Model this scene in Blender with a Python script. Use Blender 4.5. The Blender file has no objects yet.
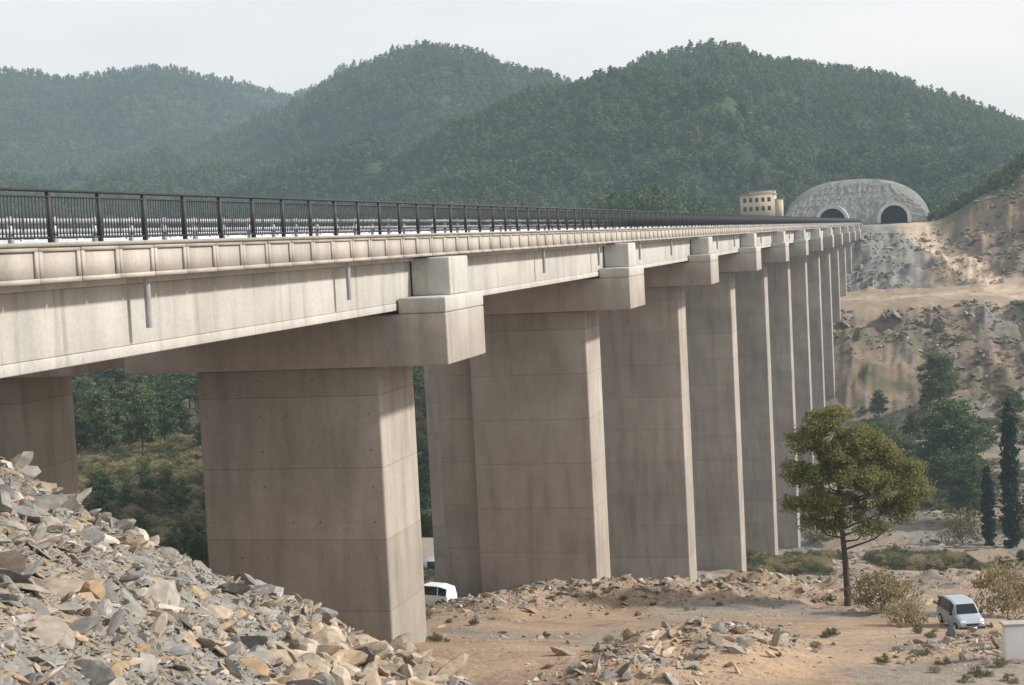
import bpy, bmesh, math, random
import numpy as np
from mathutils import Vector, Matrix
random.seed(7); rng=np.random.default_rng(7)
scene=bpy.context.scene
# ---------------------------------------------------------------- camera maths
FPX=1600.0; RHO=0.05
u_=408.0; v_=121.5
u0=u_*math.cos(RHO)+v_*math.sin(RHO); v0=-u_*math.sin(RHO)+v_*math.cos(RHO)
DEL=math.atan(v0/FPX); PHI=math.atan(u0*math.cos(DEL)/FPX)
Fv=Vector((-math.sin(PHI)*math.cos(DEL),math.cos(PHI)*math.cos(DEL),-math.sin(DEL)))
R0=Vector((math.cos(PHI),math.sin(PHI),0)); U0=R0.cross(Fv)
Uv=U0*math.cos(RHO)+R0*math.sin(RHO); Rv=R0*math.cos(RHO)-U0*math.sin(RHO)
cd=bpy.data.cameras.new("camera"); cam=bpy.data.objects.new("camera",cd); scene.collection.objects.link(cam)
cd.sensor_width=36; cd.lens=36*FPX/1024; cd.clip_end=12000; cd.clip_start=0.5
cam.matrix_world=Matrix(((Rv.x,Uv.x,-Fv.x,0),(Rv.y,Uv.y,-Fv.y,0),(Rv.z,Uv.z,-Fv.z,0),(0,0,0,1)))
scene.camera=cam
def ray(px,py): return (Fv*FPX+Rv*(px-512)-Uv*(py-342.5)).normalized()
def thel(px,py):
    d=ray(px,py); return math.atan2(-d.x,d.y), d.z/math.hypot(d.x,d.y)
def atY(px,py,Y):
    d=ray(px,py); return d*(Y/d.y)
# ---------------------------------------------------------------- noise
def _h(ix,iy,s):
    n=(ix.astype(np.int64)*374761393+iy.astype(np.int64)*668265263+s*974711)&0x7fffffff
    n=((n^(n>>13))*1274126177)&0x7fffffff
    return ((n^(n>>16))&0xffff)/65535.0
def vnoise(x,y,s=0):
    ix=np.floor(x);iy=np.floor(y);fx=x-ix;fy=y-iy
    fx=fx*fx*(3-2*fx);fy=fy*fy*(3-2*fy)
    a=_h(ix,iy,s);b=_h(ix+1,iy,s);c=_h(ix,iy+1,s);d=_h(ix+1,iy+1,s)
    return (a*(1-fx)+b*fx)*(1-fy)+(c*(1-fx)+d*fx)*fy
def fbm(x,y,o=4,s=0):
    r=0;a=.5;t=0
    for i in range(o):
        r=r+a*vnoise(x,y,s+i);t+=a;a*=.5;x=x*2.03+17.1;y=y*2.03+5.3
    return r/t-.5
def sst(a,b,x):
    t=np.clip((x-a)/(b-a),0,1);return t*t*(3-2*t)
# ---------------------------------------------------------------- terrain
def prof(pts):
    L=[(thel(px,py)) for px,py in pts]; L.sort()
    return np.array([l[0] for l in L]),np.array([l[1] for l in L])
PR=prof([(-300,330),(300,210),(400,150),(450,128),(520,106),(575,90),(620,72),(655,56),(690,46),(715,43),(740,48),(765,58),(800,63),(850,70),(900,76),(950,96),(1000,114),(1024,124),(1100,150),(1400,190)])
PM=prof([(-200,230),(100,190),(170,160),(220,135),(290,104),(320,86),(360,66),(400,50),(430,42),(460,46),(500,60),(540,72),(575,84),(620,110),(700,160),(800,200),(1400,240)])
PL=prof([(-900,100),(-300,72),(0,68),(30,70),(60,78),(100,74),(150,67),(180,70),(220,78),(260,88),(290,94),(318,86),(340,66),(352,62),(368,72),(400,110),(600,170),(1400,200)])
LAY=[(PR,1350,1),(PM,1800,2),(PL,2500,3)]
ypr=[-200,0,30,58,100,126,160,200,280,330,380,405,440,456,500,530,574,700]
zpr=[-12,-13.5,-14.5,-15.8,-23.6,-28.2,-36,-43.5,-56,-55.5,-50,-44,-29,-23.5,-20.5,-13,-0.5,-0.5]
ypl=[-200,0,30,58,100,150,350,420,700]
zpl=[-12,-13.5,-14.5,-15.8,-22,-27,-30,-28,-28]
A0=np.array([-23.8,38.2]); S=np.array([.426,.905]); N=np.array([.905,-.426])
BUMPS=[]
def leftw(X,Y): return 1-sst(-95,-52,X+0*Y)
def hills(X,Y):
    r=np.hypot(X,Y); th=np.arctan2(-X,Y); w=leftw(X,Y)
    foot=626*(1-w)+420*w; fz=-0.5*(1-w)-28*w
    out=np.full(X.shape,-300.0)
    for (P,Rr,k) in LAY:
        Rk=Rr*(1+.07*np.sin(th*7+k*2))
        e=np.interp(th,P[0],P[1]); RZ=e*Rk-5
        f=foot+(0 if k==1 else 250*(k-1))
        t=np.clip((r-f)/(Rk-f),0,1)
        rg_=np.abs(fbm(X/170,Y/170,4,k*9+40))*85
        h=fz+(RZ-fz)*t**1.05+np.sin(np.pi*t)**.8*(fbm(X/260,Y/260,5,k*9)*110-2-rg_)*np.clip((RZ)/100,.3,1.5)
        h=h+fbm(X/70,Y/70,3,k+90)*10*sst(.9,1,t)
        h=h-np.clip(r-Rk,0,3000)*.22
        h=np.where(r<f,-300,h)
        out=np.maximum(out,h)
    return out
def H(X,Y):
    X=np.asarray(X,float);Y=np.asarray(Y,float)
    w=leftw(X,Y)
    zr=np.interp(Y,ypr,zpr); zl=np.interp(Y,ypl,zpl)
    rug=sst(380,410,Y)*(1-sst(560,574,Y))
    bank=sst(130,170,Y)*(1-sst(560,574,Y))
    rid=np.abs(fbm(X/11,Y/11,4,13))*13
    zr=zr+rug*(fbm(X/18,Y/18,5,3)*10-rid+1+fbm(X/60,Y/60,2,5)*7)*np.where((Y>452)&(Y<506),.22,1)+bank*(1-rug)*fbm(X/14,Y/14,5,4)*4
    zr=zr+.12*np.clip(X-25,0,400)*sst(60,200,Y)
    zr=zr+(1-bank)*(fbm(X/6,Y/6,4,8)*.5+fbm(X/25,Y/25,2,8)*1.0)*(Y<200)
    zl=zl+fbm(X/40,Y/40,4,11)*4*sst(80,140,Y)
    z=zr*(1-w)+zl*w
    th_=sst(606,622,Y)*(1-sst(640,760,Y)); e=np.clip(1-(np.abs(X+23.5)/27.5)**2.6,0,1)
    z=np.where((e>0)&(Y>606),np.maximum(z,-.5+th_*17.5*np.sqrt(e)),z)
    sh=sst(2,46,X+fbm(X/20,Y/20,3,21)*12)*sst(505,600,Y+fbm(X/15,Y/15,3,22)*20)*(1-sst(690,900,Y))
    z=z+sh*(19+fbm(X/9,Y/9,4,23)*9)
    z=np.maximum(z,hills(X,Y)+0)
    dx=X-A0[0];dy=Y-A0[1]; s=dx*S[0]+dy*S[1]; n=dx*N[0]+dy*N[1]
    m=-5.4-.6*s-np.where(n>0,.43*n,-.55*n)
    m=m-.5*np.exp(-(n/1.2)**2)
    m=np.minimum(m,-3.2+0*m)
    m=m+fbm(X/3.2,Y/3.2,4,31)*1.1+fbm(X/.7,Y/.7,2,33)*.2
    m=np.where(Y<-40,-50,m)
    k=.5; d=np.clip((m-z)/k,-20,20)
    z=z+np.where(d<19,k*np.log1p(np.exp(d)),np.maximum(m-z,0))
    for bx,by,bh,br in BUMPS:
        g=bh*np.exp(-(((X-bx)**2+((Y-by)*.7)**2)/br**2))
        z=z+g*(1+fbm(X/1.3,Y/1.3,4,41)*1.4)
    return z
RR=np.concatenate([np.arange(14,140,.1),np.arange(140,700,.5),np.arange(700,3000,4)])
def hit(px,py):
    d=ray(px,py); hs=math.hypot(d.x,d.y); X=d.x/hs*RR;Y=d.y/hs*RR;Z=d.z/hs*RR
    b=np.nonzero(Z<=H(X,Y))[0]
    i=b[0] if len(b) else len(RR)-1
    return Vector((X[i],Y[i],float(H(X[i:i+1],Y[i:i+1])[0])))
def gz(x,y): return float(H(np.array([x]),np.array([y]))[0])
B=[]
for px,py,bh,br in [(492,612,.6,3.5),(545,606,.7,3.5),(600,603,.6,4),(740,600,.9,5),(715,655,1.0,2.6),(740,648,.8,2.2),(640,678,.65,2.6),(800,598,.7,5),(350,668,.7,2.5),(960,590,1.3,6),(660,604,.7,4),(880,608,.5,5),(985,655,.5,3)]:
    p=hit(px,py); B.append((p.x,p.y,bh,br))
BUMPS=B
def lines(lo,c0,c1,hi,st,gr):
    a=list(np.arange(c0,c1,st)); x=a[-1];s=st
    while x<hi: s*=gr;x+=s;a.append(x)
    x=c0;s=st;b=[]
    while x>lo: s*=gr;x-=s;b.append(x)
    return np.array(b[::-1]+a)
xs=lines(-3200,-42,20,2600,.33,1.0165); ys=lines(-250,16,128,3600,.33,1.0105)
GX,GY=np.meshgrid(xs,ys); GZ=H(GX,GY)
nx,ny=len(xs),len(ys)
def mesh_np(name,co,faces,nper):
    me=bpy.data.meshes.new(name); me.vertices.add(len(co)); me.vertices.foreach_set('co',co.astype(np.float32).ravel())
    nf=len(faces); me.loops.add(nf*nper); me.loops.foreach_set('vertex_index',faces.astype(np.int32).ravel())
    me.polygons.add(nf); me.polygons.foreach_set('loop_start',np.arange(0,nf*nper,nper,dtype=np.int32))
    me.update(calc_edges=True); me.validate(); return me
def link(name,me,mat=None,parent=None):
    o=bpy.data.objects.new(name,me); scene.collection.objects.link(o)
    if mat: me.materials.append(mat)
    if parent: o.parent=parent
    return o
def empty(name,loc=(0,0,0)):
    o=bpy.data.objects.new(name,None); scene.collection.objects.link(o); o.location=loc; o.empty_display_size=.5; return o
# ---------------------------------------------------------------- materials
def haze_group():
    g=bpy.data.node_groups.new('painted_haze','ShaderNodeTree')
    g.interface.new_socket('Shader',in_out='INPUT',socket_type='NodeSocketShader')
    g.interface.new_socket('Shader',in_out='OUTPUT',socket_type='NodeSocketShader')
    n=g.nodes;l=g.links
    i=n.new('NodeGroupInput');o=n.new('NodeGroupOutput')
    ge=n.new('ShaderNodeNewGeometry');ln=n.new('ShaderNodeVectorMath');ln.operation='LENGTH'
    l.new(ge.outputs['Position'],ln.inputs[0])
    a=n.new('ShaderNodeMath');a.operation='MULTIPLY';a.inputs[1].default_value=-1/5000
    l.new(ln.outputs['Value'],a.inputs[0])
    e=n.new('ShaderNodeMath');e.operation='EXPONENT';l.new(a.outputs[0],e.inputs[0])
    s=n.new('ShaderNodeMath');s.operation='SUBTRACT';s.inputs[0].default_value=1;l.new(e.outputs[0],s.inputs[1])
    em=n.new('ShaderNodeEmission');em.inputs[0].default_value=(.46,.57,.66,1);em.inputs[1].default_value=1  # bluish emission blended into each surface by distance from origin, painting in haze
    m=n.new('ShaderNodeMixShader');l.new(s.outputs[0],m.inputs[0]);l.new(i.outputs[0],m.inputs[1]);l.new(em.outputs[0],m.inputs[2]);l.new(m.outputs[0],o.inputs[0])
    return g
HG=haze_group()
class M:
    def __init__(s,name,rough=.9,haze=True):
        s.m=bpy.data.materials.new(name); s.m.use_nodes=True; s.n=s.m.node_tree.nodes; s.l=s.m.node_tree.links
        s.b=s.n['Principled BSDF']; s.b.inputs['Roughness'].default_value=rough
        s.b.inputs['Specular IOR Level'].default_value=.25
        s.out=s.n['Material Output']
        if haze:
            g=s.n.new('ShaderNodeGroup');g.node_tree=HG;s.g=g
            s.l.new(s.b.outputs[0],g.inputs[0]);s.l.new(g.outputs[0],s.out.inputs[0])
        s.m.cycles.emission_sampling='NONE'
    def N(s,t,**k):
        n=s.n.new('ShaderNode'+t)
        for a,b in k.items(): setattr(n,a,b)
        return n
    def pos(s): 
        if not hasattr(s,'_p'): s._p=s.N('NewGeometry')
        return s._p.outputs['Position']
    def math(s,op,a,b=None,c=None):
        n=s.N('Math',operation=op)
        for i,v in enumerate([a,b,c]):
            if v is None: continue
            if isinstance(v,(int,float)): n.inputs[i].default_value=v
            else: s.l.new(v,n.inputs[i])
        return n.outputs[0]
    def noise(s,scale,detail=4,vec=None,rough=.55,sc=None):
        n=s.N('TexNoise');n.inputs['Scale'].default_value=scale;n.inputs['Detail'].default_value=detail;n.inputs['Roughness'].default_value=rough
        v=vec or s.pos()
        if sc:
            mp=s.N('Mapping');mp.inputs['Scale'].default_value=sc;s.l.new(v,mp.inputs[0]);v=mp.outputs[0]
        s.l.new(v,n.inputs['Vector']);return n.outputs['Fac']
    def ramp(s,f,stops):
        r=s.N('ValToRGB');e=r.color_ramp.elements
        while len(e)<len(stops): e.new(.5)
        for i,(p,c) in enumerate(stops): e[i].position=p;e[i].color=(*c,1) if len(c)==3 else c
        s.l.new(f,r.inputs[0]);return r.outputs[0]
    def mix(s,f,a,b,bl='MIX'):
        m=s.N('Mix',data_type='RGBA',blend_type=bl)
        for i,v in ((0,f),(6,a),(7,b)):
            if isinstance(v,(int,float)): m.inputs[i].default_value=v
            elif isinstance(v,tuple): m.inputs[i].default_value=(*v,1)
            else: s.l.new(v,m.inputs[i])
        return m.outputs[2]
    def color(s,c):
        if isinstance(c,tuple): s.b.inputs['Base Color'].default_value=(*c,1)
        else: s.l.new(c,s.b.inputs['Base Color'])
        return s
    def bump(s,h,st=.5,d=.05):
        b=s.N('Bump');b.inputs['Strength'].default_value=st;b.inputs['Distance'].default_value=d
        s.l.new(h,b.inputs['Height']);s.l.new(b.outputs[0],s.b.inputs['Normal']);return s
def g3(v): return (v,v,v)
mg=M('ground_dirt',.95)
at=mg.N('Attribute');at.attribute_name='Col'
f1=mg.noise(3.2,6,rough=.7);f2=mg.noise(.35,5,rough=.65);f3=mg.noise(11,3)
c=mg.mix(1.0,at.outputs['Color'],mg.ramp(f1,[(.3,g3(.68)),(.5,g3(1)),(.72,g3(1.22))]),'MULTIPLY')
c=mg.mix(1.0,c,mg.ramp(f2,[(.3,(.68,.70,.74)),(.5,g3(1)),(.7,(1.2,1.14,1.05))]),'MULTIPLY')
mg.color(c).bump(mg.math('ADD',f1,mg.math('MULTIPLY',f3,.4)),.7,.14)
def concrete(name,c0,c1,seam=3.05,holes=True,stain=1.0,streak=False):
    m=M(name,.85)
    n1=m.noise(.22,6,rough=.65);n2=m.noise(1.1,5,sc=(1.2,1.2,.16));n3=m.noise(9,4)
    c=m.ramp(n1,[(.3,c0),(.72,c1)])
    c=m.mix(stain,c,m.ramp(n2,[(.28,g3(.78)),(.5,g3(1)),(.75,g3(1.08))]),'MULTIPLY')
    c=m.mix(1.0,c,m.ramp(n3,[(.3,g3(.92)),(.7,g3(1.06))]),'MULTIPLY')
    if streak:
        n4=m.noise(1.9,4,sc=(1,1,.06));c=m.mix(1.0,c,m.ramp(n4,[(.30,(.80,.77,.74)),(.42,g3(1))]),'MULTIPLY')
    sx=m.N('SeparateXYZ');m.l.new(m.pos(),sx.inputs[0])
    if seam:
        z=m.math('ADD',sx.outputs[2],m.math('MULTIPLY',n1,.06))
        fz=m.math('FRACT',m.math('DIVIDE',z,seam))
        ln=m.math('LESS_THAN',fz,.016)
        fl=m.math('FLOOR',m.math('DIVIDE',z,seam));wn=m.N('TexWhiteNoise',noise_dimensions='1D')
        m.l.new(m.math('ADD',fl,m.math('MULTIPLY',m.math('FLOOR',m.math('DIVIDE',sx.outputs[1],20)),7.3)),wn.inputs['W'])
        c=m.mix(1.0,c,m.ramp(wn.outputs['Value'],[(0,g3(.92)),(1,g3(1.06))]),'MULTIPLY')
        c=m.mix(m.math('MULTIPLY',ln,.36),c,(.12,.1,.085))
        if holes:
            hx=m.math('ABSOLUTE',m.math('SUBTRACT',m.math('FRACT',m.math('DIVIDE',sx.outputs[0],1.22)),.5))
            hz=m.math('ABSOLUTE',m.math('SUBTRACT',m.math('FRACT',m.math('DIVIDE',z,seam/2)),.5))
            hz=m.math('MULTIPLY',hz,seam/2/1.22)
            dd=m.math('LESS_THAN',m.math('SQRT',m.math('ADD',m.math('MULTIPLY',hx,hx),m.math('MULTIPLY',hz,hz))),.036)
            c=m.mix(m.math('MULTIPLY',dd,m.ramp(m.noise(.9,2),[(.45,g3(0)),(.65,g3(.7))])),c,(.08,.06,.05))
    m.color(c).bump(n3,.25,.02)
    return m.m
mat_pier=concrete('pier_concrete',(.30,.262,.225),(.42,.375,.325))
mat_cap=concrete('cap_concrete',(.32,.285,.25),(.45,.405,.36),seam=0)
mat_gird=concrete('girder_concrete',(.40,.385,.355),(.545,.525,.49),seam=0,stain=.7,streak=True)
mat_para=concrete('parapet_concrete',(.37,.335,.295),(.49,.45,.40),seam=0,stain=.7)
def simple(name,c,rough=.7,metal=0,haze=True,var=.12):
    m=M(name,rough,haze); n=m.noise(2.5,4)
    m.color(m.mix(1.0,m.mix(0,c,c),m.ramp(n,[(.3,g3(1-var)),(.7,g3(1+var))]),'MULTIPLY')); m.b.inputs['Metallic'].default_value=metal; return m.m
mat_rail=simple('railing_paint',(.052,.052,.058),.55)
mat_guard=simple('galvanized_steel',(.55,.57,.60),.45,.2)
mat_pipe=simple('pvc_pipe',(.33,.33,.34),.5)
mat_asph=simple('asphalt',(.06,.06,.062),.9)
def foliage(name,ca,cb,cc,tr=.25):
    m=M(name,.8);oi=m.N('ObjectInfo');n=m.noise(.9,3)
    f=m.math('ADD',m.math('MULTIPLY',oi.outputs['Random'],.5),m.math('MULTIPLY',n,.5))
    c=m.ramp(f,[(.2,ca),(.5,cb),(.8,cc)])
    m.color(c)
    t=m.N('BsdfTranslucent');m.l.new(c,t.inputs[0]);mx=m.N('MixShader');mx.inputs[0].default_value=tr
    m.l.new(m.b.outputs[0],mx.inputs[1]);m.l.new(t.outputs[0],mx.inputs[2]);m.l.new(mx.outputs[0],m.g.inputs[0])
    return m.m
mat_far=foliage('forest_foliage',(.050,.085,.040),(.085,.125,.055),(.140,.170,.075),.3)
mat_pine=foliage('pine_foliage',(.065,.095,.042),(.10,.135,.058),(.15,.17,.075),.3)
mat_hero=foliage('hero_pine_foliage',(.16,.165,.062),(.23,.225,.092),(.31,.285,.13),.4)
mat_cyp=foliage('cypress_foliage',(.018,.032,.016),(.028,.045,.022),(.04,.06,.03),.1)
mat_dry=foliage('dry_shrub_foliage',(.24,.20,.11),(.32,.27,.15),(.38,.32,.19),.35)
mat_gsh=foliage('green_shrub_foliage',(.09,.10,.05),(.14,.14,.07),(.18,.17,.09))
mat_bark=simple('bark',(.085,.07,.055),.95)
def rockmat(name,stops):
    m=M(name,.9);oi=m.N('ObjectInfo');n=m.noise(4,5)
    c=m.ramp(oi.outputs['Random'],stops)
    c=m.mix(1.0,c,m.ramp(n,[(.3,g3(.72)),(.7,g3(1.2))]),'MULTIPLY');m.color(c).bump(n,.5,.05);return m.m
mat_rg=rockmat('grey_rock',[(0,(.155,.15,.14)),(.28,(.24,.228,.21)),(.52,(.315,.295,.265)),(.72,(.31,.25,.185)),(.88,(.38,.265,.16)),(1,(.50,.475,.43))])
mat_rt=rockmat('tan_rock',[(0,(.22,.18,.14)),(.4,(.33,.27,.205)),(.7,(.42,.32,.22)),(1,(.50,.45,.38))])
mat_rb=rockmat('bank_rock',[(0,(.12,.10,.082)),(.4,(.19,.158,.128)),(.7,(.245,.20,.16)),(1,(.31,.275,.235))])
# ---------------------------------------------------------------- ground mesh
co=np.stack([GX,GY,GZ],-1).reshape(-1,3)
idx=np.arange(nx*ny).reshape(ny,nx)
fa=np.stack([idx[:-1,:-1],idx[:-1,1:],idx[1:,1:],idx[1:,:-1]],-1).reshape(-1,4)
gm=mesh_np('ground',co,fa,4)
ground=link('ground',gm,mg.m)
gm.polygons.foreach_set('use_smooth',np.ones(len(gm.polygons),bool))
def C(*a): return np.array(a)
X=GX;Y=GY
nA=fbm(X/9,Y/9,5,51)+.5; nB=fbm(X/2.5,Y/2.5,4,52)+.5; nC=fbm(X/45,Y/45,4,53)+.5
def lerp(a,b,t): return a*(1-t[...,None])+b*t[...,None]
col=np.zeros(X.shape+(3,))
tan=C(.32,.228,.158);gra=C(.245,.222,.195);gre=C(.095,.10,.048);bro=C(.175,.135,.10);dfl=C(.045,.062,.03)
col=lerp(tan+0*col,gra,sst(.47,.64,nA)*.75)
col=lerp(col,C(.37,.30,.23),sst(.6,.8,nB)*.4)
beyond=sst(118,150,Y)
slope=lerp(gra*.9+0*col,gre*1.5,sst(.5,.64,nC)*sst(.46,.58,nA)*.7); slope=lerp(slope,tan*.9,sst(.5,.66,nA)*.7)
col=lerp(col,slope,beyond)
far=sst(385,405,Y)
bank=lerp(bro+0*col,gra*.72,sst(.42,.58,nA));bank=lerp(bank,C(.235,.168,.115),sst(.45,.65,nC)*sst(.35,.6,nB)*.85);bank=lerp(bank,gre,sst(.54,.66,fbm(X/14,Y/10,5,57)+.5)*(Y<440)*.7)
terr=((Y>454)&(Y<504)).astype(float);bank=lerp(bank,C(.31,.235,.168),terr*sst(.25,.45,nA+.1)*.85)
emb=sst(504,514,Y);bank=lerp(bank,C(.20,.195,.185)*(.65+.7*nB[...,None]),emb*(1-sst(-2,8,X)))
col=lerp(col,bank,far)
col=lerp(col,C(.30,.29,.275),sst(572,580,Y)*(X>-55))
w=leftw(X,Y);lv=lerp(gre*1.0+0*col,C(.16,.14,.09),sst(.42,.6,nA));lv=lerp(lv,C(.30,.255,.19),sst(.57,.64,fbm(X/40,Y/10,4,61)+.5)*.85)
col=lerp(col,lv,w*sst(70,100,Y))
sh=sst(-2,6,X)*sst(506,518,Y)
cut=lerp(C(.27,.19,.13)+0*col,C(.19,.155,.125),sst(.4,.6,nB));cut=lerp(cut,gre*1.1,sst(.54,.64,nA)*.5)
col=lerp(col,cut,sh)
sg=sst(568,584,Y+nA*16)*sst(4,10,X);col=lerp(col,dfl*1.4,sg)
hl=(hills(X,Y)>=GZ-.3).astype(float);col=lerp(col,dfl,hl)
tf=sst(605,609,Y)*(1-sst(628,634,Y))*(np.abs(X+23.5)<28);col=lerp(col,C(.21,.22,.20)*(.85+.3*nB[...,None]),tf)
dx=X-A0[0];dy=Y-A0[1]; s=dx*S[0]+dy*S[1]; n=dx*N[0]+dy*N[1]
m=np.minimum(-5.4-.6*s-np.where(n>0,.43*n,-.55*n),-3.2)
base=np.interp(Y,ypr,zpr)
mm=sst(-.6,.8,m-base)*(Y<75)
mc=lerp(C(.235,.222,.20)+0*col,C(.28,.215,.15),sst(.5,.7,nA)*.7);col=lerp(col,mc,mm)
def track(pts,wid,c,st=.8):
    global col
    P=[hit(*p) for p in pts]; d=np.full(X.shape,1e9)
    for a,b in zip(P[:-1],P[1:]):
        ax,ay,bx,by=a.x,a.y,b.x,b.y;L=(bx-ax)**2+(by-ay)**2+1e-6
        t=np.clip(((X-ax)*(bx-ax)+(Y-ay)*(by-ay))/L,0,1)
        d=np.minimum(d,np.hypot(X-ax-t*(bx-ax),Y-ay-t*(by-ay)))
    k=(1-sst(wid*.6,wid,d+nB*wid*.5))*st
    col=lerp(col,C(*c),k)
track([(430,665),(560,650),(700,640),(850,640),(960,628),(1024,622)],4.5,(.38,.275,.19),.8)
track([(640,685),(800,665),(920,650),(1020,640)],3.0,(.38,.27,.185),.75)
track([(800,560),(860,552),(920,566),(1000,585)],6,(.34,.27,.21),.8)
track([(1030,298),(1000,283),(975,268),(950,256),(932,244),(914,230),(905,222)],9,(.50,.385,.275),1.0)
track([(840,299),(900,297),(960,294),(1024,292)],7,(.42,.325,.24),.9)
ca=gm.color_attributes.new('Col','FLOAT_COLOR','POINT')
cc=np.ones((nx*ny,4),np.float32);cc[:,:3]=col.reshape(-1,3);ca.data.foreach_set('color',cc.ravel())
# ---------------------------------------------------------------- helpers
CUBE=np.array([[0,0,0],[1,0,0],[1,1,0],[0,1,0],[0,0,1],[1,0,1],[1,1,1],[0,1,1]],float)
CF=np.array([[0,3,2,1],[4,5,6,7],[0,1,5,4],[1,2,6,5],[2,3,7,6],[3,0,4,7]])
def boxes(name,arr,mat,parent=None,bevel=0):
    a=np.array(arr,float).reshape(-1,6); lo=a[:,[0,2,4]];hi=a[:,[1,3,5]]
    co=(lo[:,None]+CUBE[None]*(hi-lo)[:,None]).reshape(-1,3)
    f=(CF[None]+(np.arange(len(a))*8)[:,None,None]).reshape(-1,4)
    o=link(name,mesh_np(name,co,f,4),mat,parent)
    if bevel:
        b=o.modifiers.new('b','BEVEL');b.width=bevel;b.segments=2
    return o
def tube_geo(pts,rad,sides=8):
    V=[];F=[];pts=[Vector(p) for p in pts]
    for i,p in enumerate(pts):
        d=(pts[min(i+1,len(pts)-1)]-pts[max(i-1,0)]).normalized()
        a=d.orthogonal().normalized() if abs(d.z)<.95 else Vector((1,0,0))
        b=d.cross(a).normalized();a=b.cross(d)
        for k in range(sides):
            t=k/sides*2*math.pi;V.append(p+(a*math.cos(t)+b*math.sin(t))*rad[i])
    for i in range(len(pts)-1):
        for k in range(sides):
            F.append((i*sides+k,i*sides+(k+1)%sides,(i+1)*sides+(k+1)%sides,(i+1)*sides+k))
    return V,F
def leaves(P,size,asp=.45):
    n=len(P);a=rng.normal(size=(n,3));a/=np.linalg.norm(a,axis=1)[:,None]
    b=rng.normal(size=(n,3));b-=a*(a*b).sum(1)[:,None];b/=np.linalg.norm(b,axis=1)[:,None]
    s=size*rng.uniform(.6,1.35,n)[:,None];a=a*s;b=b*s*asp
    co=np.stack([P-a-b*.4,P+a*.2-b,P+a+b*.3,P-a*.1+b],1).reshape(-1,3)
    return co,np.arange(n*4).reshape(-1,4)
def lobepts(lobes,n,clump,sub=14,bias=.55):
    out=[];vol=np.array([(l[3]*l[4]*l[5])**.75 for l in lobes]);vol/=vol.sum()
    for l,v in zip(lobes,vol):
        d=rng.normal(size=(sub,3));d/=np.linalg.norm(d,axis=1)[:,None];r=rng.uniform(bias,1,(sub,1))
        cc=np.array(l[:3])+d*r*np.array(l[3:6])
        k=max(4,int(n*v));ii=rng.integers(0,sub,k)
        q=rng.normal(size=(k,3))*clump*np.array([1,1,.6])
        out.append(cc[ii]+q)
    return np.concatenate(out)
def join_mesh(name,parts):
    V=[];F=[];MI=[];o=0
    for co,f,mi in parts:
        co=np.array([tuple(v) for v in co]) if not isinstance(co,np.ndarray) else co
        V.append(co);f=np.array(f)+o;F.append(f);MI+= [mi]*len(f);o+=len(co)
    me=mesh_np(name,np.concatenate(V),np.concatenate(F),4)
    me.polygons.foreach_set('material_index',np.array(MI,np.int32));return me
def tree_mesh(name,h,lobes,nleaf,leaf,clump,trunk_r,fol,sub=14,th=.8,limbs=True,lean=0,bias=.55):
    parts=[];top=Vector((lean,0,h*th))
    pts=[Vector((lean*t*t+math.sin(t*5+h)*.02*h*t,math.cos(t*4)*.015*h*t,-.5+(h*th+.5)*t)) for t in np.linspace(0,1,8)]
    v,f=tube_geo(pts,[trunk_r*(1.15-.95*t) for t in np.linspace(0,1,8)]);parts.append((v,f,0))
    if limbs:
        for l in lobes:
            zc=max(.25*h,l[2]-.45*math.hypot(l[0],l[1])-.3);t=min(1,(zc+.5)/(h*th+.5));k=t*7;i=min(6,int(k));p0=pts[i].lerp(pts[i+1],k-i)
            p1=Vector(l[:3]);md=(p0+p1)/2+Vector((0,0,-.06*h*.5))
            v,f=tube_geo([p0,md,p1],[trunk_r*.38,trunk_r*.25,trunk_r*.1],5);parts.append((v,f,0))
    P=lobepts(lobes,nleaf,clump,sub,bias);co,f=leaves(P,leaf);parts.append((co,f,1))
    me=join_mesh(name,parts);me.materials.append(mat_bark);me.materials.append(fol);return me
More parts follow.
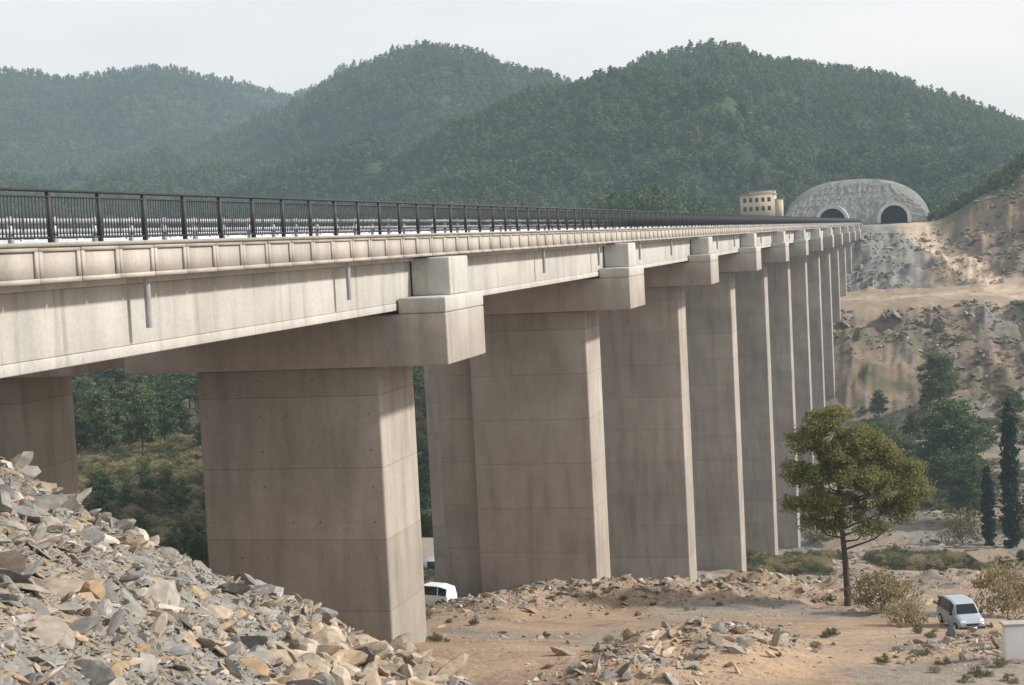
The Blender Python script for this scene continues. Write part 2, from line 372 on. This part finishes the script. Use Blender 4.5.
def scatter(name,P,rot,scl,idx,meshes):
    coll=bpy.data.collections.new(name+'_parts')
    for i,me in enumerate(meshes):
        o=bpy.data.objects.new('%s_part_%02d'%(name,i),me);coll.objects.link(o)
    me=bpy.data.meshes.new(name);n=len(P);me.vertices.add(n);me.vertices.foreach_set('co',np.asarray(P,np.float32).ravel())
    a=me.attributes.new('rot','FLOAT_VECTOR','POINT');a.data.foreach_set('vector',np.asarray(rot,np.float32).ravel())
    a=me.attributes.new('scl','FLOAT_VECTOR','POINT');a.data.foreach_set('vector',np.asarray(scl,np.float32).ravel())
    a=me.attributes.new('idx','INT','POINT');a.data.foreach_set('value',np.asarray(idx,np.int32))
    o=bpy.data.objects.new(name,me);scene.collection.objects.link(o)
    g=bpy.data.node_groups.new(name+'_gn','GeometryNodeTree')
    g.interface.new_socket('Geometry',in_out='INPUT',socket_type='NodeSocketGeometry');g.interface.new_socket('Geometry',in_out='OUTPUT',socket_type='NodeSocketGeometry')
    N_=g.nodes;L=g.links;gi=N_.new('NodeGroupInput');go=N_.new('NodeGroupOutput')
    ip=N_.new('GeometryNodeInstanceOnPoints');ci=N_.new('GeometryNodeCollectionInfo')
    ci.inputs['Collection'].default_value=coll;ci.inputs['Separate Children'].default_value=True;ci.inputs['Reset Children'].default_value=True
    ip.inputs['Pick Instance'].default_value=True
    def na(nm,t):
        q=N_.new('GeometryNodeInputNamedAttribute');q.data_type=t;q.inputs['Name'].default_value=nm;return q.outputs['Attribute']
    L.new(gi.outputs[0],ip.inputs['Points']);L.new(ci.outputs[0],ip.inputs['Instance'])
    L.new(na('idx','INT'),ip.inputs['Instance Index']);L.new(na('rot','FLOAT_VECTOR'),ip.inputs['Rotation']);L.new(na('scl','FLOAT_VECTOR'),ip.inputs['Scale'])
    L.new(ip.outputs[0],go.inputs[0])
    md=o.modifiers.new('gn','NODES');md.node_group=g;return o
# ---------------------------------------------------------------- bridge
PY=[65.3+42.6*k for k in range(12)];YS=20.0;YE=574.0
PT=.52;RT=1.80
def build_bridge(xr,px0,px1,full):
    br=empty('viaduct_bridge')
    xl=xr-12.5
    for k,y in enumerate(PY):
        b=min(gz(px0,y-2),gz(px1,y-2),gz(px0,y+2),gz(px1,y+2))-2
        boxes('pier_%02d'%(k+1),[(px0,px1,y-2.35,y+2.35,b,-4.9)],mat_pier,br,.1)
        if k==1 and full: boxes('pier_wing',[(px0-2.9,px0-.003,y-.9,y+1.6,b,-4.9)],mat_pier,br,.08)
        boxes('pier_cap_%02d'%(k+1),[(xl-.9,xr+1.2,y-2.9,y+2.9,-4.897,-2.75)],mat_cap,br,.07)
        e=[(xr-.85,xr+1.2,y-2.9,y+2.9,-2.747,-2.1),(xr-.85,xr+.85,y-.9,y+1.9,-2.097,-.5)]
        e+=[(xl-.9,xl+.55,y-2.9,y+2.9,-2.747,-2.1),(xl-.45,xl+.55,y-.9,y+1.9,-2.097,-.5)]
        boxes('shear_key_%02d'%(k+1),e,mat_gird,br,.06)
    ys=[YS]+PY+[YE];g=[]
    for a,b in zip(ys[:-1],ys[1:]):
        a+=.06;b-=.06
        for i in range(5):
            cx=xr-1.2-i*2.52
            g+=[(cx-.28,cx+.28,a,b,-2.3,-.62),(cx-.30,cx+.30,a,b,-2.6,-2.303),(cx-.5,cx+.5,a,b,-.617,-.45)]
    boxes('girders',g,mat_gird,br,.03)
    boxes('deck_slab',[(xl+.1,xr-.2,a+.03,b-.03,-.447,.12) for a,b in zip(ys[:-1],ys[1:])],mat_gird,br)
    boxes('road_surface',[(xl+.6,xr-.8,YS,YE+34,.121,.18)],mat_asph,br)
    p=[]
    for side in (1,-1):
        x0=xr if side==1 else xl
        def bx(i,o_,*r):
            a,b=sorted((x0-side*i,x0-side*o_));return (a,b,*r)
        for y in np.arange(YS,YE,1.95):
            y1=y+1.90;j=random.uniform(-.01,.01)
            p.append(bx(.197,.05,y,y1,-.44,PT-.10))
            for r in ((y,y1,PT-.21,PT-.10),(y,y1,-.44,-.32),(y,y+.15,-.317,PT-.213),(y1-.15,y1,-.317,PT-.213)): p.append(bx(.048,j,*r))
        p.append(bx(.5,-.05,YS,YE,PT-.097,PT))
    boxes('parapet_panels',p,mat_para,br)
    q=[];gq=[]
    for side in (1,-1):
        x0=(xr-.18) if side==1 else (xl+.18)
        rail=(side==1)==full
        if rail:
            for y in np.arange(YS,YE+8,2.42): q.append((x0-.05,x0+.05,y-.055,y+.055,PT,RT-.07))
            for y in np.arange(YS,YE,.15): q.append((x0-.011,x0+.011,y-.013,y+.013,PT+.14,RT-.2))
            q+=[(x0-.055,x0+.055,YS,YE+8,RT-.067,RT),(x0-.025,x0+.025,YS,YE+8,RT-.2,RT-.165),(x0-.025,x0+.025,YS,YE+8,PT+.10,PT+.14)]
        gx=x0-side*.75
        for y in np.arange(YS,YE+30,2.0): gq.append((gx-.05,gx+.05,y-.06,y+.06,.18,1.18))
        for z0 in (.74,1.0): gq+=[(gx+.053,gx+.11,YS,YE+30,z0,z0+.14)]
    boxes('railing',q,mat_rail,br);boxes('guardrail',gq,mat_guard,br)
    V=[];F=[]
    for y in np.arange(39.9-16,YE,15.8):
        v,f=tube_geo([(xr-.40,y,-.43),(xr-.40,y,-1.1),(xr-.40,y,-1.85)],[.09]*3,10);F+=[tuple(i+len(V) for i in ff) for ff in f];V+=v
    me=bpy.data.meshes.new('drain_pipes');me.from_pydata([tuple(v) for v in V],[],F);link('drain_pipes',me,mat_pipe,br)
    boxes('near_abutment',[(xl-.5,xr+.4,YS-5,YS+.4,-14,-2.62),(xl-.5,xr+.4,YS-5,YS-.1,-2.617,.1)],mat_cap,br,.05)
    boxes('far_abutment',[(xl-.5,xr+.5,YE-.6,YE+4,-26,-2.62),(xl-.5,xr+.5,YE+.1,YE+4,-2.617,.1)],mat_cap,br,.05)
    return br
build_bridge(-20,-30.3,-22.05,True)
build_bridge(-37.2,-47.2,-38.9,False)
# ---------------------------------------------------------------- tunnel portals
mat_sh=concrete('shotcrete',(.20,.205,.185),(.30,.30,.275),seam=0)
mat_dark=simple('painted_tunnel_dark',(.02,.02,.022),.9)  # near-black colour that paints the shade inside the tunnel
mat_pc=concrete('portal_concrete',(.50,.49,.46),(.62,.61,.58),seam=0)
for px in (832,894):
    cx=atY(px,214,600).x
    e=empty('tunnel_portal',(cx,598,-.3))
    V=[];F=[];n=24
    ro,ri=6.0,4.8
    for (yy) in (0,14):
        for r in (ri,ro):
            for i in range(n+1):
                t=math.pi*(i/n*1.16-.08);V.append((r*math.cos(t),yy,1.6+r*math.sin(t)*1.02))
    def ix(a,b,i): return (a*2+b)*(n+1)+i
    for i in range(n):
        F+=[(ix(0,0,i),ix(0,0,i+1),ix(0,1,i+1),ix(0,1,i)),(ix(0,1,i),ix(0,1,i+1),ix(1,1,i+1),ix(1,1,i)),(ix(0,0,i),ix(1,0,i),ix(1,0,i+1),ix(0,0,i+1))]
    me=bpy.data.meshes.new('arch');me.from_pydata(V,[],F);link('arch',me,mat_pc,e)
    me=bpy.data.meshes.new('bore_dark_sheet');vv=[(5.0*math.cos(t),5,1.6+5.0*math.sin(t)) for t in np.linspace(-.3,math.pi+.3,30)];me.from_pydata(vv,[],[tuple(range(30))]);link('bore_dark_sheet',me,mat_dark,e)  # flat dark sheet across the arch, shade painted instead of modelled depth
fc=empty('tunnel_headwall')
V=[];F=[];n=60;cx=-23.5
rows=12;HT=16.5
def topz(x):
    k=max(0,1-(abs(x-cx)/27.3)**2.2)**.75
    return HT*k*(1+.06*math.sin(x*.35)+.05*math.sin(x*1.1))
for j in range(rows+1):
    t=j/rows
    for i in range(n+1):
        x=cx-27.2+54.4*i/n; zt=topz(x)
        V.append((x,603.5+10*(zt*t/HT)**1.3+random.uniform(-.25,.25),-.5+zt*t+ (random.uniform(-.15,.15) if 0<j<rows else 0)))
for j in range(rows):
    for i in range(n): F.append((j*(n+1)+i,j*(n+1)+i+1,(j+1)*(n+1)+i+1,(j+1)*(n+1)+i))
me=bpy.data.meshes.new('shotcrete_face');me.from_pydata(V,[],F);link('shotcrete_face',me,mat_sh,fc)
an=[]
for z in np.arange(8,15,2.2):
    for x in np.arange(-48,2,2.4):
        if topz(x)>z+1: yy=603.5+10*(z/HT)**1.3;an.append((x-.22,x+.22,yy-.45,yy+.3,z-.68,z-.32))
boxes('anchor_plates',an,mat_pier,fc)
# building near tunnel
mat_wall=simple('sand_plaster',(.52,.43,.31),.9);mat_win=simple('window_glass',(.05,.06,.07),.2);mat_roof=simple('roof_slab',(.36,.30,.24),.9)
bl=atY(762,214,596);bd=empty('site_building',(bl.x,596,0));bz=bl.z-3
boxes('walls',[(-7.5,5.2,-4,4,bz,bz+10.2),(-4,5.0,-3.5,3.5,bz+10.203,bz+11.2),(5.203,7.6,-3.4,3.6,bz,bz+8)],mat_wall,bd)
boxes('roof',[(-7.8,5.5,-4.3,4.3,bz+10.0,bz+10.35),(-4.2,5.2,-3.7,3.7,bz+11.2,bz+11.45),(5.3,7.8,-3.6,3.8,bz+8.003,bz+8.2)],mat_roof,bd)
wn=[]
for z in (4.2,7.4):
    for x in (-6.3,-4.1,-1.9,.3,2.5): wn.append((x,x+1.2,-4.06,-3.9,bz+z,bz+z+1.6))
boxes('windows',wn,mat_win,bd)
# ---------------------------------------------------------------- trees
def rl(n,h,z0,z1,R,seed,flat=.6,shape='dome'):
    r=random.Random(seed);L=[]
    for i in range(n):
        t=(i+.5)/n;z=z0+(z1-z0)*t
        w=R*(math.sin(math.pi*min(1,.25+.75*t))**.7 if shape=='dome' else (1.05-t))
        a=i*2.4+r.uniform(-.5,.5);d=w*r.uniform(.35,.8)*(1 if t<.9 else .2);s=max(.35*R,w*.5)*r.uniform(.75,1.1)
        L.append((d*math.cos(a),d*math.sin(a),z,s,s,s*flat))
    return L
farm=[tree_mesh('far_pine_%d'%i,9,rl(7,9,2.2,8.3,2.2+.25*i,i,.9,'cone' if i%2 else 'dome'),110,.75,.4,.16,mat_far,sub=7,limbs=False) for i in range(4)]
nF=150000
thv=rng.uniform(-.12,.62,nF);rv=np.sqrt(rng.uniform(430**2,2650**2,nF))
k=rng.uniform(size=nF)<np.clip(1.25-rv/2600,.28,1);thv=thv[k];rv=rv[k]
FX=-np.sin(thv)*rv;FY=np.cos(thv)*rv;FZ=H(FX,FY);hh=hills(FX,FY)
ok=(hh>=FZ-.5)&(FZ>-27)&~((np.abs(FX+23.5)<30)&(FY<634))&~((np.abs(FX+57)<14)&(FY<612))
thin=fbm(FX/90,FY/90,4,71)
ok&=(thin<.2)|(rng.uniform(size=len(FX))<.45)
FX,FY,FZ=FX[ok],FY[ok],FZ[ok]
hid=np.zeros(len(FX),bool)
for t in np.linspace(.3,.97,26):
    hid|=H(FX*t,FY*t)>(FZ+12)*t+22
FX,FY,FZ=FX[~hid],FY[~hid],FZ[~hid]
n=len(FX);sc=rng.uniform(.5,1.25,n)*np.where(np.hypot(FX,FY)>1500,1.2,1.0)
scatter('distant_forest',np.stack([FX,FY,FZ-.3],1),np.stack([0*FX,0*FX,rng.uniform(0,6.28,n)],1),np.stack([sc*1.05,sc*1.05,sc],1),rng.integers(0,4,n),farm)
midm=[tree_mesh('mid_pine_%d'%i,11,rl(12,11,3.2,10,3.0,20+i,.6,'dome' if i<3 else 'cone'),2600,.30,.34,.2,mat_pine,sub=12) for i in range(4)]
MX=[];MY=[]
def sprinkle(n,xf,yf,cond):
    a=rng.uniform(*xf,n);b=rng.uniform(*yf,n);k=cond(a,b);MX.extend(a[k]);MY.extend(b[k])
sprinkle(3800,(-420,-52),(185,460),lambda a,b:(fbm(a/40,b/10,4,61)+.5<.57)&(fbm(a/25,b/25,3,75)>-.13))
sprinkle(110,(-110,-54),(120,175),lambda a,b:(fbm(a/40,b/10,4,61)+.5<.57))
sprinkle(90,(-16,60),(290,395),lambda a,b:(fbm(a/25,b/25,3,76)>-.03))
sprinkle(600,(3,95),(574,690),lambda a,b:(a>5+(592-b)*.9))
MX=np.array(MX);MY=np.array(MY);MZ=H(MX,MY);n=len(MX)
sc=rng.uniform(.4,.9,n);sc=np.where(MY>570,sc*.55,sc);sc=np.where((MX<-50)&(MY<175),sc*.5,sc)
scatter('valley_woodland',np.stack([MX,MY,MZ-.3],1),np.stack([0*MX,0*MX,rng.uniform(0,6.28,n)],1),np.stack([sc*1.1,sc*1.1,sc],1),rng.integers(0,4,n),midm)
hp=hit(848,606);D=hp.dot(Fv);mpp=D/FPX
hl_=[(-.9,0,13.3,1.8,1.7,1.1),(-2.4,.6,11.8,1.8,1.6,1.1),(1.0,-.4,12.2,1.7,1.7,1.1),(-3.1,-.5,9.7,1.5,1.5,.9),(.1,.9,10.4,2.1,1.8,1.2),(2.5,.2,10.7,1.6,1.5,1.0),(4.3,-.3,9.6,1.4,1.2,.8),(5.1,.5,8.1,1.3,1.1,.7),(-1.7,-.9,7.8,1.9,1.5,1.0),(2.1,-.8,8.5,1.9,1.6,1.0),(3.7,.7,7.0,1.7,1.3,.8),(.2,1.0,6.9,1.6,1.6,.9),(-3.4,.4,7.5,1.1,.9,.6),(1.7,-.5,5.7,1.5,1.1,.6),(-1.2,1.4,9.3,1.6,1.5,1.0),(.5,-1.8,9.6,1.7,1.2,1.0),(-.9,.2,5.7,1.1,.9,.5),(-.3,-1.2,11.2,1.5,1.2,.9),(3.2,-.2,8.9,1.4,1.3,.8),(-2.3,0,6.2,1.0,.8,.4),(4.2,0,6.2,.9,.8,.4)]
ks=205*mpp/14.6
hero=tree_mesh('pine_tree',14.6,hl_,42000,.12,.30,.24,mat_hero,sub=24,th=.86,lean=-.5,bias=.45)
o=bpy.data.objects.new('pine_tree',hero);scene.collection.objects.link(o);o.location=hp;o.scale=(ks,ks,ks);o.rotation_euler=(0,0,PHI)
cl=[(0,0,z,.9*math.sin(math.pi*min(1,.2+.75*z/12))**.6,.9*math.sin(math.pi*min(1,.2+.75*z/12))**.6,1.0) for z in np.linspace(1,11.2,12)]
cyp=tree_mesh('cypress_tree',12,cl,9000,.2,.16,.15,mat_cyp,sub=26,limbs=False)
def atdist(name,me,px,pybase,pytop,h,rot=0,wide=1):
    p=hit(px,pybase);d=p.dot(Fv);s=(pybase-pytop)*d/FPX/h
    o=bpy.data.objects.new(name,me);scene.collection.objects.link(o);o.location=(p.x,p.y,p.z-.2);o.scale=(s*wide,s*wide,s);o.rotation_euler=(0,0,rot);return o
atdist('cypress_tree',cyp,1012,548,402,12,.3,.8);atdist('cypress_tree',cyp,989,545,466,12,1.2,1.1)
def round_pine(i):
    r=random.Random(60+i);L=[]
    for j in range(20):
        a=j*2.4;t=j/19;z=3.0+8.0*t;R=3.6*math.sin(math.pi*(.18+.72*t))**.6;d=R*r.uniform(.3,.75)
        L.append((d*math.cos(a),d*math.sin(a),z,1.7,1.7,1.1))
    return tree_mesh('big_pine_%d'%i,12,L,12000,.2,.32,.25,mat_pine,sub=18,bias=.35)
bigp=[round_pine(i) for i in range(2)]
atdist('pine_tree',bigp[0],952,508,398,12,.5,1.15);atdist('pine_tree',bigp[1],905,495,432,12,2,1.2);atdist('pine_tree',bigp[1],968,525,452,12,4,1.1);atdist('pine_tree',bigp[0],940,410,352,12,3,1.2);atdist('pine_tree',bigp[1],885,470,420,12,1,1.2)
shr=[tree_mesh('shrub_mesh_%d'%i,2,[(0,0,.8,.9,.9,.7),(.7,.2,.6,.6,.6,.5),(-.6,.3,.7,.6,.6,.5),(.1,-.5,.6,.6,.6,.5)],2600,.06,.13,.03,(mat_dry,mat_gsh)[i],sub=20,th=.4) for i in range(2)]
atdist('dry_shrub',shr[0],882,612,562,1.5,0,.9);atdist('dry_shrub',shr[0],906,626,590,1.5,2,.9);atdist('dry_shrub',shr[0],1008,618,550,1.5,1,.7);atdist('dry_shrub',shr[0],962,545,505,1.5,3,.7)
for (px,py,h) in [(800,532,20),(820,545,22),(925,655,12),(945,664,12),(980,676,16),(1010,682,14),(965,682,12),(830,600,10),(720,588,8)]:
    atdist('green_shrub',shr[1],px,py,py-h,1.5,px,1.0)
# ---------------------------------------------------------------- rocks
def rock(name,seed,mat,flat=1):
    r=random.Random(seed);bm=bmesh.new();bmesh.ops.create_icosphere(bm,subdivisions=2,radius=.6)
    for v in bm.verts: v.co*=r.uniform(.95,1.1)
    for i in range(9):
        nn=Vector((r.gauss(0,1),r.gauss(0,1),r.gauss(0,1))).normalized();d=r.uniform(.26,.45)
        for v in bm.verts:
            k=v.co.dot(nn)-d
            if k>0: v.co-=nn*k
    sx,sy,sz=r.uniform(.8,1.5),r.uniform(.4,.9),r.uniform(.2,.6)*flat
    for v in bm.verts: v.co=Vector((v.co.x*sx,v.co.y*sy,v.co.z*sz))
    me=bpy.data.meshes.new(name);bm.to_mesh(me);bm.free();me.materials.append(mat);return me
rg=[rock('rock_%d'%i,i,mat_rg,.7) for i in range(10)];rt=[rock('trock_%d'%i,50+i,mat_rt) for i in range(6)];rb_=[rock('brock_%d'%i,80+i,mat_rb) for i in range(5)]
def rocks(name,X_,Y_,size,meshes,tilt=.4,lift=.03):
    Z=H(X_,Y_);n=len(X_)
    rot=np.stack([rng.normal(0,tilt,n),rng.normal(0,tilt,n),rng.uniform(0,6.28,n)],1)
    s=size[:,None]*rng.uniform(.75,1.25,(n,3))
    return scatter(name,np.stack([X_,Y_,Z+size*lift],1),rot,s,rng.integers(0,len(meshes),n),meshes)
def pl(n,a,b,p=2.2):
    u=rng.uniform(size=n);return (a**(1-p)+u*(b**(1-p)-a**(1-p)))**(1/(1-p))
n=75000
a=rng.uniform(-30,2,n*2);b=rng.uniform(14,62,n*2)
dx=a-A0[0];dy=b-A0[1];s=dx*S[0]+dy*S[1];q=dx*N[0]+dy*N[1]
mz=np.minimum(-5.4-.6*s-np.where(q>0,.43*q,-.55*q),-3.2)
k=(mz>np.interp(b,ypr,zpr)-.3)&(q>-5)&(q<24)
a,b=a[k][:n],b[k][:n]
rocks('rubble_slope',a,b,pl(len(a),.06,1.1,2.8),rg)
pa=[];pb=[]
for i in range(150):
    px=random.uniform(290,455);py=640+random.uniform(0,46)+(px-300)*.05
    if py<628+(px-300)*.25: continue
    p=hit(px,py);pa.append(p.x);pb.append(p.y)
rocks('boulders',np.array(pa),np.array(pb),rng.uniform(.35,1.5,len(pa)),rt,.3,.06)
n=18000;a=rng.uniform(-36,14,n);b=rng.uniform(50,132,n);dens=fbm(a/8,b/8,3,81)+.5
k=rng.uniform(size=n)<sst(.42,.72,dens)*.7+sst(114,128,b)*.5
rocks('loose_stones',a[k],b[k],pl(int(k.sum()),.05,.55,2.5),rt+rg[:3])
pa=[];pb=[]
for bx_,by_,bh,br_ in BUMPS:
    m_=800;pa.append(bx_+rng.normal(0,br_*.6,m_));pb.append(by_+rng.normal(0,br_*.8,m_))
pa=np.concatenate(pa);pb=np.concatenate(pb)
rocks('rubble_heaps',pa,pb,pl(len(pa),.08,.8,2.4),rt[:3]+rg[:6])
n=26000;a=rng.uniform(-60,60,n);b=rng.uniform(135,572,n);k=(fbm(a/15,b/15,3,83)>-.1)&~((b>456)&(b<504))
a,b=a[k],b[k]
rocks('hillside_rocks',a,b,pl(len(a),.4,2.6,2.4)*np.where(b<300,.5,1),rb_+rg[:1])
n=9000;a=rng.uniform(-60,70,n);b=rng.uniform(170,456,n);k=fbm(a/20,b/20,4,85)>.04
a,b=a[k],b[k]
a2=rng.uniform(-130,-50,6000);b2=rng.uniform(100,300,6000);a=np.concatenate([a,a2]);b=np.concatenate([b,b2])
n=len(a);sc=rng.uniform(.3,1.2,n)
scatter('hillside_scrub',np.stack([a,b,H(a,b)-.1],1),np.stack([0*a,0*a,rng.uniform(0,6,n)],1),np.stack([sc*1.3,sc*1.3,sc],1),(rng.uniform(size=n)<.65).astype(int),shr)
n=420;a=rng.uniform(-30,12,n);b=rng.uniform(56,126,n);k=fbm(a/9,b/9,3,87)>.0;a,b=a[k],b[k];n=len(a);sc=rng.uniform(.08,.28,n)
scatter('weed_tufts',np.stack([a,b,H(a,b)-.02],1),np.stack([0*a,0*a,rng.uniform(0,6,n)],1),np.stack([sc,sc,sc],1),rng.integers(0,2,n),shr)
# ---------------------------------------------------------------- vehicles
mat_carp=simple('car_paint',(.38,.43,.47),.3,.2,var=.03);mat_white=simple('white_paint',(.75,.76,.77),.4,var=.03)
mat_glass=simple('car_glass',(.02,.025,.03),.08);mat_tyre=simple('tyre',(.025,.025,.025),.9);mat_lamp=simple('lamp_glass',(.75,.78,.8),.15);mat_blk=simple('black_plastic',(.03,.03,.03),.6)
def poly(name,V,F,mat,par):
    me=bpy.data.meshes.new(name);me.from_pydata(V,[],F);return link(name,me,mat,par)
def car(name,loc,rz,paint,s=1):
    e=empty(name,loc);e.rotation_euler=(0,0,rz);e.scale=(s,s,s)
    st=[(-2.1,.38,.95,1.05,.80,.66),(-2.0,.25,1.0,1.62,.86,.66),(-1.2,.22,1.02,1.80,.88,.70),(0.2,.22,1.0,1.82,.88,.71),(.75,.22,.99,1.66,.88,.68),(1.25,.22,.97,1.12,.87,.74),(1.85,.25,.86,.95,.83,.72),(2.1,.35,.62,.72,.72,.62)]
    V=[];F=[]
    for x,zb,zm,zt,wm,wt in st:
        V+=[(x,-wm*.96,zb),(x,-wm,(zb+zm)/2),(x,-wm*.98,zm),(x,-wt,zt-.04),(x,-wt*.8,zt),(x,wt*.8,zt),(x,wt,zt-.04),(x,wm*.98,zm),(x,wm,(zb+zm)/2),(x,wm*.96,zb)]
    for i in range(len(st)-1):
        for j in range(10): F.append((i*10+j,(i+1)*10+j,(i+1)*10+(j+1)%10,i*10+(j+1)%10))
    F.append(tuple(range(10)));F.append(tuple(range(len(st)*10-1,len(st)*10-11,-1)))
    o=poly('body',V,F,paint,e);bv=o.modifiers.new('b','BEVEL');bv.width=.03;bv.segments=2
    def q(i,j): return Vector(V[i*10+j])
    a,b,c,d=q(4,4),q(4,5),q(5,6),q(5,3)
    def inset(ps,off,k=.08):
        m=sum(ps,Vector())/len(ps);return [tuple(p.lerp(m,k)+off) for p in ps]
    poly('windscreen',inset([q(4,3)+Vector((0,.05,0)),q(4,6)-Vector((0,.05,0)),c,d],Vector((.035,0,.045)),.06),[(0,3,2,1)],mat_glass,e)
    for sd,(jb,jt) in ((-1,(2,3)),(1,(7,6))):
        for i0,i1 in ((1,2),(2,3),(3,4)):
            ps=[q(i0,jb),q(i1,jb),q(i1,jt),q(i0,jt)]
            poly('side_window',inset(ps,Vector((0,sd*.02,.01)),.1),[(0,1,2,3) if sd<0 else (3,2,1,0)],mat_glass,e)
        boxes('headlamp',[(1.93,2.05,min(sd*.42,sd*.76),max(sd*.42,sd*.76),.66,.84)],mat_lamp,e,.03)
        boxes('mirror',[(.85,1.0,min(sd*.9,sd*1.07),max(sd*.9,sd*1.07),1.02,1.18)],mat_blk,e,.02)
        for x in (-1.3,1.35):
            v,f=tube_geo([(x,sd*.70,.32),(x,sd*.71,.32),(x,sd*.89,.32),(x,sd*.9,.32)],[.05,.32,.32,.05],20);poly('wheel',[tuple(t) for t in v],f,mat_tyre,e)
            v,f=tube_geo([(x,sd*.9,.32),(x,sd*.91,.32)],[.19,.02],14);poly('hub',[tuple(t) for t in v],f,mat_guard,e)
    poly('rear_window',[(-2.07,-.55,1.12),(-2.07,.55,1.12),(-2.01,.52,1.52),(-2.01,-.52,1.52)],[(0,3,2,1)],mat_glass,e)
    boxes('grille',[(2.06,2.13,-.4,.4,.56,.68)],mat_blk,e,.01);boxes('bumper',[(1.9,2.17,-.8,.8,.30,.50)],mat_blk,e,.05);boxes('number_plate',[(2.171,2.18,-.26,.26,.36,.47)],mat_white,e)
    return e
vp=hit(961,627);car('parked_van',(vp.x,vp.y,vp.z+.02),math.atan2(-vp.y,-vp.x)+.35,mat_carp,1.05*(27*vp.dot(Fv)/FPX)/1.82)
cp=hit(431,605);car('parked_car',(cp.x,cp.y,cp.z),2.9,mat_white,.72)
hpz=hit(434,574);he=empty('white_house',hpz)
boxes('walls',[(-4,4,-3,3,-.5,2.9)],mat_white,he)
poly('roof',[(-4.4,-3.4,2.9),(4.4,-3.4,2.9),(4.4,3.4,2.9),(-4.4,3.4,2.9),(-4.4,0,4.4),(4.4,0,4.4)],[(0,1,5,4),(2,3,4,5),(0,4,3),(1,2,5)],mat_roof,he)
boxes('window',[(-2.5,-1.3,-3.05,-2.95,1,2.1),(.2,1.4,-3.05,-2.95,1,2.1),(2.3,3.2,-3.05,-2.95,0,2.1)],mat_win,he)
mat_hut=simple('hut_clay',(.24,.185,.14),.95,var=.25)
hh_=hit(992,568);sh_=empty('stone_hut',hh_);sh_.rotation_euler=(0,0,.5);sh_.scale=(.8,.8,.75)
boxes('walls',[(-3,3,-2,2,-1,1.7)],mat_hut,sh_);poly('roof',[(-3.4,-2.5,1.6),(3.4,-2.5,1.6),(3.4,2.5,2.6),(-3.4,2.5,2.6),(-3.4,-2.5,1.75),(3.4,-2.5,1.75),(3.4,2.5,2.75),(-3.4,2.5,2.75)],[(4,5,6,7),(0,1,5,4),(1,2,6,5),(3,0,4,7)],mat_hut,sh_)
boxes('doorway',[(-.5,.5,-2.05,-1.9,-.5,1.2)],mat_win,sh_)
ww=hit(1020,662);we=empty('white_boundary_wall',ww);we.rotation_euler=(0,0,.25)
boxes('wall',[(-.55,4,-.2,.2,-.6,1.35)],mat_white,we,.03);boxes('coping',[(-.62,4,-.27,.27,1.353,1.45)],mat_para,we,.02);boxes('footing',[(-.75,4,-.4,.4,-.8,.02)],mat_roof,we,.03)
# ---------------------------------------------------------------- light
EL,AZ=math.radians(34),math.radians(12)
sd=Vector((math.cos(EL)*math.cos(AZ),math.cos(EL)*math.sin(AZ),math.sin(EL)))
ld=bpy.data.lights.new('sun','SUN');ld.energy=4.6;ld.angle=math.radians(4.0);ld.color=(1,.96,.89)
lo=bpy.data.objects.new('sun',ld);scene.collection.objects.link(lo);lo.rotation_euler=sd.to_track_quat('Z','Y').to_euler()
w=bpy.data.worlds.new('World');scene.world=w;w.use_nodes=True;n=w.node_tree.nodes;l=w.node_tree.links
bg=n['Background'];sk=n.new('ShaderNodeTexSky');sk.sky_type='NISHITA';sk.sun_disc=False;sk.sun_elevation=EL;sk.sun_rotation=math.radians(90)-AZ
sk.dust_density=4;sk.air_density=1;sk.ozone_density=1
mx=n.new('ShaderNodeMix');mx.data_type='RGBA';mx.inputs[0].default_value=.78
tc=n.new('ShaderNodeTexCoord');mp=n.new('ShaderNodeMapping');mp.inputs['Scale'].default_value=(1.2,1.2,5);nz=n.new('ShaderNodeTexNoise');nz.inputs['Scale'].default_value=2.6;nz.inputs['Detail'].default_value=5
l.new(tc.outputs['Generated'],mp.inputs[0]);l.new(mp.outputs[0],nz.inputs['Vector'])
cr=n.new('ShaderNodeValToRGB');cr.color_ramp.elements[0].position=.35;cr.color_ramp.elements[0].color=(9.4,9.8,10.2,1);cr.color_ramp.elements[1].position=.65;cr.color_ramp.elements[1].color=(10.9,11.0,11.0,1)
l.new(nz.outputs['Fac'],cr.inputs[0]);l.new(sk.outputs[0],mx.inputs[6]);l.new(cr.outputs[0],mx.inputs[7]);l.new(mx.outputs[2],bg.inputs[0]);bg.inputs[1].default_value=.1
scene.view_settings.view_transform='Standard';scene.view_settings.look='None';scene.view_settings.exposure=0
print('GRID',nx,ny,'forest',len(FX),'mid',len(MX))
